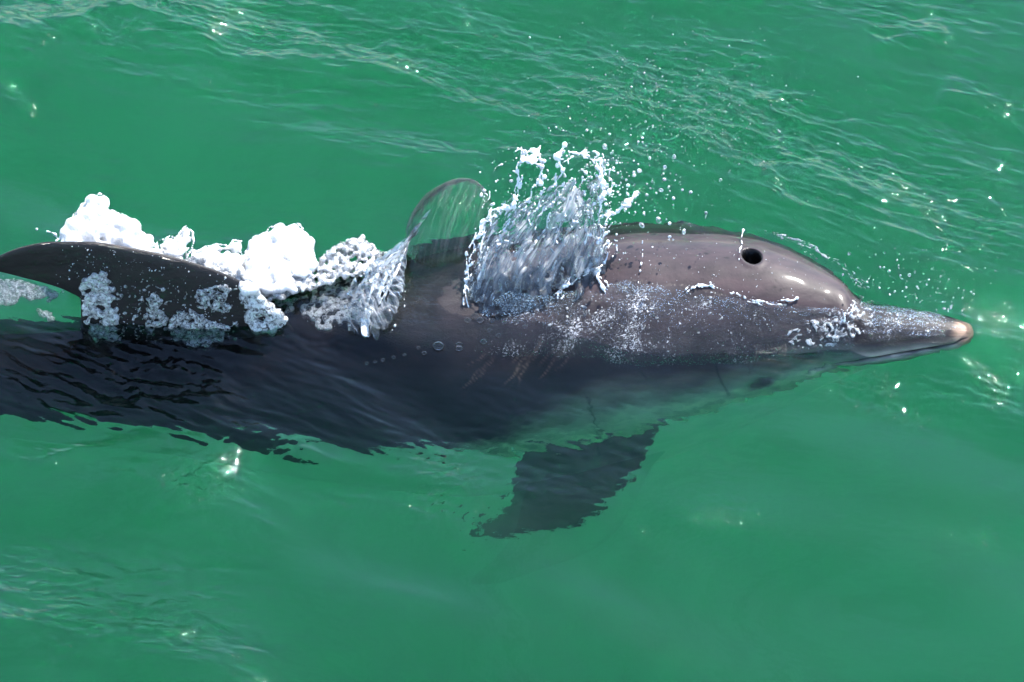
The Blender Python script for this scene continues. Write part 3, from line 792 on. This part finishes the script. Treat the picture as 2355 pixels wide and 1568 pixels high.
def P3(p, jitter=0.0):
    z = p[2] + random.uniform(-jitter, jitter)
    q = P(p[0], p[1], max(z, 0))
    h = on_body(p[0], p[1])
    if h is not None and np.linalg.norm(h - CAMP) < np.linalg.norm(q - CAMP) + .001:
        q = h - ray(p[0], p[1]) * random.uniform(.001, .005)
    return q
pp, rr = [], []
# (x, y, height): the foot of the crown on the back and its torn upper edge
foot = [(1066,706,.02),(1110,700,.028),(1180,690,.034),(1270,672,.04),(1340,645,.045),(1395,590,.045)]
mid = [(1078,590,.06),(1125,560,.075),(1200,545,.085),(1280,530,.09),(1345,510,.09),(1392,480,.09)]
top = [(1128,480,.10),(1165,462,.12),(1215,440,.14),(1290,425,.15),(1345,400,.15),(1392,372,.15)]
def lognorm(a, s): return a * math.exp(random.gauss(0, s))
for k in range(150):
    t = random.random() ** 1.3; sp = random.gauss(0.24, 0.13)
    a, b_, c_ = lerp_curve(foot, t), lerp_curve(mid, np.clip(t + sp * 0.4, 0, 1)), lerp_curve(top, np.clip(t + sp, 0, 1))
    v0 = random.uniform(0, 1) ** .7 * .8; v1 = min(1.03, v0 + random.uniform(.15, .6))
    if t > .35: v1 = min(v1, 1.0)
    a[0] += random.gauss(0, 12); a[1] += random.uniform(-45, 12); c_[0] += random.gauss(0, 16); c_[1] += random.gauss(0, 10); b_[0] += random.gauss(0, 14)
    pts = []
    for s_ in np.linspace(v0, v1, 4):
        q0 = a * (1 - s_) ** 2 + 2 * s_ * (1 - s_) * (b_ - np.array([26, 0, 0])) + c_ * s_ ** 2
        pts.append(P3(q0 + np.array([0, 0, random.uniform(-.006, .006)])))
    q, r = strand(pts, lognorm(.0006, .5), lognorm(.0006, .5), 0.009, beads=1.0, gap=-.35)
    pp += q; rr += r
# the thick rolled left edge and the tendrils with their beads
for pl, r0, r1 in [
    ([(1066,700,.02),(1068,640,.04),(1078,580,.07),(1100,525,.09),(1130,478,.11)], .0022, .0018),
    ([(1130,478,.11),(1150,468,.12),(1175,470,.13),(1190,440,.14),(1190,400,.16),(1188,385,.17)], .0022, .0022),
    ([(1188,385,.17),(1205,365,.18),(1235,360,.18),(1245,385,.17),(1240,425,.15)], .0022, .0026),
    ([(1190,342,.18),(1200,352,.18),(1222,360,.18),(1250,368,.18)], .0026, .0024),
    ([(1222,378,.18),(1232,350,.18),(1240,340,.18)], .0024, .0030),
    ([(1280,425,.15),(1290,385,.17),(1282,362,.18),(1300,345,.19)], .0022, .0034),
    ([(1300,372,.18),(1330,350,.18),(1360,365,.17),(1380,395,.16),(1386,440,.14),(1378,490,.12)], .0022, .0026),
    ([(1385,500,.12),(1405,488,.12),(1432,470,.13),(1458,448,.13)], .0024, .0026),
    ([(1395,560,.06),(1372,600,.055),(1325,635,.05),(1292,660,.045),(1285,690,.04)], .0026, .0020),
    ([(1345,560,.08),(1352,540,.09),(1372,548,.08),(1390,530,.09)], .0018, .0022),
    ([(1250,690,.035),(1256,640,.05),(1275,600,.06),(1262,570,.07)], .0014, .0012),
    ([(1385,660,.045),(1375,620,.05),(1380,585,.06),(1376,560,.07)], .0028, .0018)]:
    for k in range(3 if r0 > .0021 else 1):
        q, r = strand([P3((x + random.gauss(0, 5 * k), y + random.gauss(0, 5 * k), z)) for x, y, z in pl], r0 * .62, r1 * .75, 0.006, beads=1.4, gap=-.22); pp += q; rr += r
def sheet(name, curves, nu, nv, mat, parent, hole=0.25, hs=9.0, amp=0.006, z=None):
    """a torn skin of water across rows of curves"""
    uu, vv = np.meshgrid(np.linspace(0, 1, nu), np.linspace(0, 1, nv), indexing='ij')
    rows = np.array([[lerp_curve(c, u) for u in np.linspace(0, 1, nu)] for c in curves])      # k, nu, 3
    xs_ = np.linspace(0, 1, len(curves)); out = np.zeros((nu, nv, 3))
    for i in range(nu):
        for k in range(3): out[i, :, k] = pchip(xs_, rows[:, i, k], np.linspace(0, 1, nv))
    out[..., 0] += 9 * noise(uu * 5, vv * 5, hs); out[..., 1] += 9 * noise(uu * 5, vv * 5, hs + 4)
    V_ = np.array([[P(x, y, max(z_, 0)) for x, y, z_ in row] for row in out])
    V_[..., 2] += amp * noise(uu * 14 + hs, vv * 5, hs) + amp * .5 * noise(uu * 34, vv * 9, hs)
    n_ = noise(uu * 7, vv * 5, hs + 9) + 0.6 * noise(uu * 18, vv * 14, hs + 2) + 0.3 * noise(uu * 40, vv * 30, 1.0)
    edge = np.minimum(np.minimum(uu, 1 - uu) * 9, np.minimum((1 - vv) * 5, vv * 3.2 + .1))
    lim = 1.0 - hole * 2.6 * (0.3 + vv) + np.clip(edge - .8, -1, 0) * 1.1
    keep = n_[:-1, :-1] < lim[:-1, :-1]
    i, j = np.nonzero(keep); b0 = i * nv + j
    F_ = np.stack([b0, b0 + nv, b0 + nv + 1, b0 + 1], -1)
    me = mesh_np(name, V_.reshape(-1, 3), F_)
    fa = me.attributes.new('flow', 'FLOAT_VECTOR', 'POINT'); fa.data.foreach_set('vector', np.stack([uu - 0.45 * vv, vv, sstep(0.02, 0.42, np.minimum(np.minimum(uu, 1 - uu) * 2.2, vv) + .16 * noise(uu * 8, vv * 6, hs)) * (.75 + .5 * sstep(-.4, .5, noise(uu * 4, vv * 4, hs + 6)))], -1).astype(np.float32).ravel())
    o = link(name, me, mat, parent)
    md = o.modifiers.new('t', 'SOLIDIFY'); md.thickness = 0.0006
    return o
for k in range(70):        # torn ligaments that lean and curl every way, thickest at the right lip
    x, y = (random.gauss(1385, 28), random.uniform(370, 600)) if k < 34 else (random.gauss(1240, 90), random.gauss(480, 60))
    z = np.interp(y, (350, 700), (.17, .03)); an = random.uniform(-2.6, -0.4); L = random.uniform(14, 55); cv = random.gauss(0, .8)
    pts = []
    for s_ in range(4):
        pts.append(P3((x, y, z + random.uniform(-.01, .01)))); x += L / 3 * math.cos(an); y += L / 3 * math.sin(an); an += cv / 2
    q, r = strand(pts, lognorm(.0008, .5), lognorm(.0008, .5), .005, beads=1.2, gap=-.2); pp += q; rr += r
for k in range(800):       # drops just torn off
    x, y = (random.gauss(1385, 45), random.gauss(440, 65)) if k < 450 else (random.gauss(1260, 90), random.gauss(450, 70))
    q = P3((x, y, np.interp(y, (350, 700), (.18, .04)) + random.uniform(-.02, .02))); pp.append(q); rr.append(min(.0035, lognorm(.0009, .5)))
crown = bpy.data.objects.new('splash', None); C.objects.link(crown)
fuse('strands', pp, rr, 0.0011, M_SHEET, crown, rough=0.0004, rs=200, smooth=1)
sheet('sheet', [[(1062,715,.014),(1110,722,.022),(1190,716,.028),(1280,704,.034),(1350,680,.038),(1398,640,.042)], mid, [(x + 4, y - 10, z) for x, y, z in top]], 150, 110, M_FILM, crown, 0.26)
sheet('sheet', [[(1075,690,.03),(1130,690,.04),(1200,680,.045),(1290,660,.05),(1360,640,.05),(1400,600,.05)], [(x + 10, y - 6, z + .015) for x, y, z in mid], [(x + 22, y - 30, z + .01) for x, y, z in top]], 150, 110, M_FILM, crown, 0.42, 33.0, .009)
tag(crown, 'tall crown of thrown water with beaded tendrils rising from the middle of the back', 'splash')

pp, rr = [], []
for k in range(46):        # the curling sheet behind the bubble
    t = random.random()
    a = lerp_curve([(975,490,.03),(935,560,.045),(880,600,.05),(845,650,.05),(828,720,.035),(832,770,.02)], t)
    b_ = lerp_curve([(960,520,.03),(930,575,.05),(925,620,.055),(905,640,.05),(880,690,.04),(850,775,.02)], t)
    t2 = min(1, t + random.uniform(.08, .3))
    c_ = lerp_curve([(975,490,.03),(935,560,.045),(880,600,.05),(845,650,.05),(828,720,.035),(832,770,.02)], t2)
    s = random.random(); a = a * (1 - s) + b_ * s
    s = np.clip(s + random.gauss(0, .1), 0, 1); c2 = lerp_curve([(960,520,.03),(930,575,.05),(925,620,.055),(905,640,.05),(880,690,.04),(850,775,.02)], t2)
    c_ = c_ * (1 - s) + c2 * s
    q, r = strand([P3(a), P3((a + c_) / 2), P3(c_)], random.uniform(.0010, .0022), random.uniform(.0008, .002), 0.003); pp += q; rr += r
for pl in ([(905,592,.05),(928,640,.05),(930,690,.045),(915,735,.035),(895,765,.02)],):
    q, r = strand([P3(p) for p in pl], .0008, .0010, .005, beads=1.2, gap=-.2); pp += q; rr += r
curl = bpy.data.objects.new('splash', None); C.objects.link(curl)
fuse('strands', pp, rr, 0.0012, M_SHEET, curl, rough=0.0004, rs=200, smooth=1)
sheet('sheet', [[(990,480,.03),(940,545,.045),(870,590,.05),(815,640,.05),(790,700,.04),(800,760,.02)], [(965,520,.04),(930,570,.055),(890,620,.06),(860,660,.055),(840,710,.045),(842,775,.02)], [(955,540,.03),(932,590,.05),(930,640,.05),(926,690,.045),(905,740,.03),(870,785,.015)]], 130, 90, M_CURL, curl, 0.15, 21.0)
tag(curl, 'curling sheet of clear water wrapped over the back behind the round bubble', 'splash')

for label, pl, r0, r1 in [
    ('thin vertical water jet on the back left of the blowhole', [(1470,650,.05),(1474,610,.06),(1478,575,.07),(1477,552,.08)], .0007, .0017),
    ('short water jet at the head edge above the blowhole', [(1700,602,.03),(1704,565,.045),(1708,535,.055),(1716,510,.06)], .0012, .0022),
    ('pale water finger standing off the far edge of the back', [(1619,528,.01),(1620,505,.025),(1620,490,.03)], .0012, .0020),
    ('little hooked water finger below the forehead', [(1795,692,.03),(1812,694,.035),(1826,690,.04),(1832,686,.04)], .0012, .0022),
    ('small forked spurt of drops above the fin tip', [(132,552,.10),(125,538,.11),(112,532,.12),(100,530,.12),(78,524,.13)], .0015, .0028)]:
    q, r = strand([P3(p) for p in pl], r0 * .8, r1 * .9, 0.004, beads=1.0, gap=-0.05)
    o = fuse('water_jet', q, r, 0.0009, M_SHEET, smooth=1); tag(o, label, 'water jet')
# the small crest of water that rides along the forehead and the cheek
for label, pl, w_ in [
    ('curved sparkling crest of water along the cheek below the blowhole', [(1572,678,.035),(1600,656,.04),(1640,652,.042),(1680,672,.042),(1720,690,.042),(1765,698,.04),(1800,700,.036)], 7),
    ('spray lip running along the far side of the forehead', [(1755,540,.01),(1800,548,.012),(1850,562,.014),(1890,588,.014),(1930,612,.016),(1975,655,.018),(2010,680,.02)], 9),
    ('water piled up in the crease between forehead and beak', [(1965,690,.05),(1962,712,.05),(1945,728,.045),(1925,750,.03),(1905,775,.02)], 9)]:
    pp, rr = [], []
    for k in range(46):
        a = random.uniform(0, 0.85); b_ = min(1, a + random.uniform(.08, .3)); j = [random.gauss(0, w_), random.gauss(0, w_ * .7), 0]
        q, r = strand([P3(lerp_curve(pl, a + (b_ - a) * s) + np.array(j) * (0.5 + s / 2)) for s in (0, .33, .66, 1)], lognorm(.0006, .4), lognorm(.0006, .4), .004, beads=1.0, gap=-.1); pp += q; rr += r
    o = fuse('splash', pp, rr, 0.0011, M_SHEET, smooth=1); tag(o, label, 'splash')

# --- the big clear bubble
M_BUBBLE = mat_film('bubble_film', 0.0, 0.09, 5.0, 0.8, 1.14)
v, f = ico(5)
cb = P(1032, 520, 0.015)
sh = v.copy(); sh *= (1 + 0.05 * noise(v[:, 0] * 1.3, v[:, 1] * 1.3, v[:, 2] * 1.3 + 4) + 0.012 * noise(v[:, 0] * 5, v[:, 1] * 5, v[:, 2] * 5))[:, None]
sh *= np.array((0.066, 0.088, 0.062))
sh[:, 0] += 0.30 * sh[:, 1]
me = mesh_np('water_bubble', sh + cb, f)
fa = me.attributes.new('flow', 'FLOAT_VECTOR', 'POINT'); fa.data.foreach_set('vector', np.concatenate([v[:, :2] * 0.4, np.ones((len(v), 1))], 1).astype(np.float32).ravel())
o = link('water_bubble', me, M_BUBBLE)
tag(o, 'large clear dome bubble of water standing left of the splash crown', 'bubble')

# --- drops in the air and beads on the skin
drop_me = []
for k in range(5):
    v, f = ICO2; g = np.random.default_rng(k)
    vv = v * (1 + 0.16 * noise(v[:, 0] * 1.2 + k * 9, v[:, 1] * 1.2, v[:, 2] * 1.2))[:, None] * g.uniform(0.8, 1.2, 3)
    m = mesh_np('water_drop', vv, f); m.materials.append(M_DROP); drop_me.append(m)
small_p, small_r = [], []
def drop(x, y, z, r, label, group):
    q = P(x, y, z) if z is not None else on_body(x, y, 0.3 * r)
    if q is None: return
    o = bpy.data.objects.new('water_drop', random.choice(drop_me)); C.objects.link(o)
    o.location = q; o.scale = (r, r, r * random.uniform(.85, 1.3)); o.rotation_euler = (random.random() * 6, random.random() * 6, 0)
    tag(o, label, 'water drop', group)
def lognorm(a, s): return a * math.exp(random.gauss(0, s))
for k in range(125):
    x = random.gauss(1400, 95); y = random.gauss(440, 62) + (x - 1400) * 0.12
    if not (1160 < x < 1680 and 325 < y < 560): x, y = random.uniform(1250, 1550), random.uniform(350, 520)
    drop(x, y, random.uniform(.03, .22), min(.0042, lognorm(.0020, .38)), 'clear water drop flying above the splash crown on the back', 'water drops thrown above the splash crown')
for k in range(85):
    t = random.random(); x = 1960 + 270 * t + random.gauss(0, 18); y0 = 655 + 80 * t; y = y0 - abs(random.gauss(0, 45)) - 4
    drop(x, y, random.uniform(.03, .10), min(.0026, lognorm(.0012, .38)), 'clear water drop flying above the beak', 'water drops thrown up by the beak')
for k in range(60):
    x = random.uniform(1120, 1700); y = random.uniform(560, 720)
    drop(x, y, None, min(.0024, lognorm(.0012, .4)), 'water bead lying on the wet back between splash and blowhole', 'water beads on the back')
for k in range(24):
    t = random.random() ** .8; x = 1740 + 230 * t; y = 545 + 130 * t ** 1.6 - abs(random.gauss(0, 10))
    drop(x, y, random.uniform(0.005, .03), min(.0024, lognorm(.0013, .4)), 'clear water drop beside the far edge of the forehead', 'water drops along the forehead')
def mist(n, fn, rm, rs):
    for k in range(n):
        x, y, z = fn(); r = lognorm(rm, rs)
        q = P(x, y, z) if z is not None else on_body(x, y, 0.3 * r)
        if q is not None: small_p.append(q); small_r.append(r)
mist(650, lambda: (random.gauss(1560, 160), random.gauss(250, 95), random.uniform(.1, .4)), .00080, .35)
mist(180, lambda: (random.gauss(1400, 120), random.gauss(440, 75), random.uniform(.03, .2)), .0009, .4)
mist(260, lambda: (random.gauss(2110, 85), random.gauss(650, 45), random.uniform(.02, .14)), .0006, .4)
mist(500, lambda: (random.uniform(1100, 1900), random.gauss(640, 55), None), .0006, .4)
mist(420, lambda: (random.uniform(1960, 2200), random.uniform(690, 770), None), .0008, .4)
mist(160, lambda: (random.uniform(120, 560), random.gauss(600, 30), None), .0008, .4)
def speckle(n, poly, rm, rs, fr=.03, th=.0):
    xs_ = [p[0] for p in poly]; ys_ = [p[1] for p in poly]; c = 0
    while c < n:
        x, y = random.uniform(min(xs_), max(xs_)), random.uniform(min(ys_), max(ys_))
        if not inside(poly, x, y): continue
        c += 1
        if float(noise(x * fr, y * fr, 4.0)) < th: continue
        r = lognorm(rm, rs); q = on_body(x, y, 0.5 * r + .001)
        if q is not None: small_p.append(q); small_r.append(r)
speckle(2300, [(1090,700),(1400,660),(1560,655),(1700,690),(1840,710),(1960,715),(1960,760),(1880,800),(1760,800),(1550,770),(1300,760),(1090,745)], .00062, .42)
speckle(260, [(1780,740),(1870,730),(1900,760),(1890,790),(1820,800),(1780,780)], .0008, .4, th=-9)
speckle(900, [(1965,690),(2090,705),(2190,735),(2200,760),(2150,785),(2000,790),(1950,760)], .00065, .42, .05, -.3)
speckle(700, [(120,560),(330,580),(560,655),(550,760),(180,780),(180,690)], .0006, .42)
speckle(900, [(560,640),(1070,590),(1070,740),(900,790),(560,780)], .0007, .42)
v, f = spheres(small_p, small_r)
o = link('spray', mesh_np('spray', v, f), M_DROP)
tag(o, 'fine spray of tiny drops hanging over the water and the dolphin', 'spray', kind='stuff')

# --- air bubbles afloat on the dark water beside the flank
M_BUB = mat_film('small_bubble_film', 0.0, 0.05, 4.0, 0.7, 1.25)
for x, y, r in ((1008,797,.0085),(1056,793,.005),(1055,802,.0055),(1112,786,.0048),(1092,728,.006),(1075,737,.005),(1104,737,.0055),(1132,738,.0042),(1124,760,.0035),(1146,772,.004),
                (962,800,.003),(975,812,.0035),(930,816,.0025),(905,822,.003),(880,828,.003),(862,832,.0025),(843,836,.003),(1185,742,.0045),(1206,752,.004),(1230,738,.0045),(1160,742,.0035)):
    v, f = ICO2
    q = P(x, y, 0.012)
    h = sea_height(np.array([q[0]]), np.array([q[1]]))[0]; q = P(x, y, max(h, 0.0)); q[2] += 0.25 * r
    o = link('air_bubble', mesh_np('air_bubble', v * r * np.array((1.1, .9, .8)) + q, f), M_BUB)
    fa = o.data.attributes.new('flow', 'FLOAT_VECTOR', 'POINT'); fa.data.foreach_set('vector', np.ones((len(v), 3), np.float32).ravel())
    if r > .008: tag(o, 'largest clear air bubble afloat on the dark water beside the flank', 'bubble', 'air bubbles afloat beside the flank')
    elif r > .0046: tag(o, 'pea sized clear air bubble on the dark water beside the flank', 'bubble', 'air bubbles afloat beside the flank')
    else: tag(o, 'tiny clear air bubble in the strings of bubbles beside the flank', 'bubble', 'air bubbles afloat beside the flank')
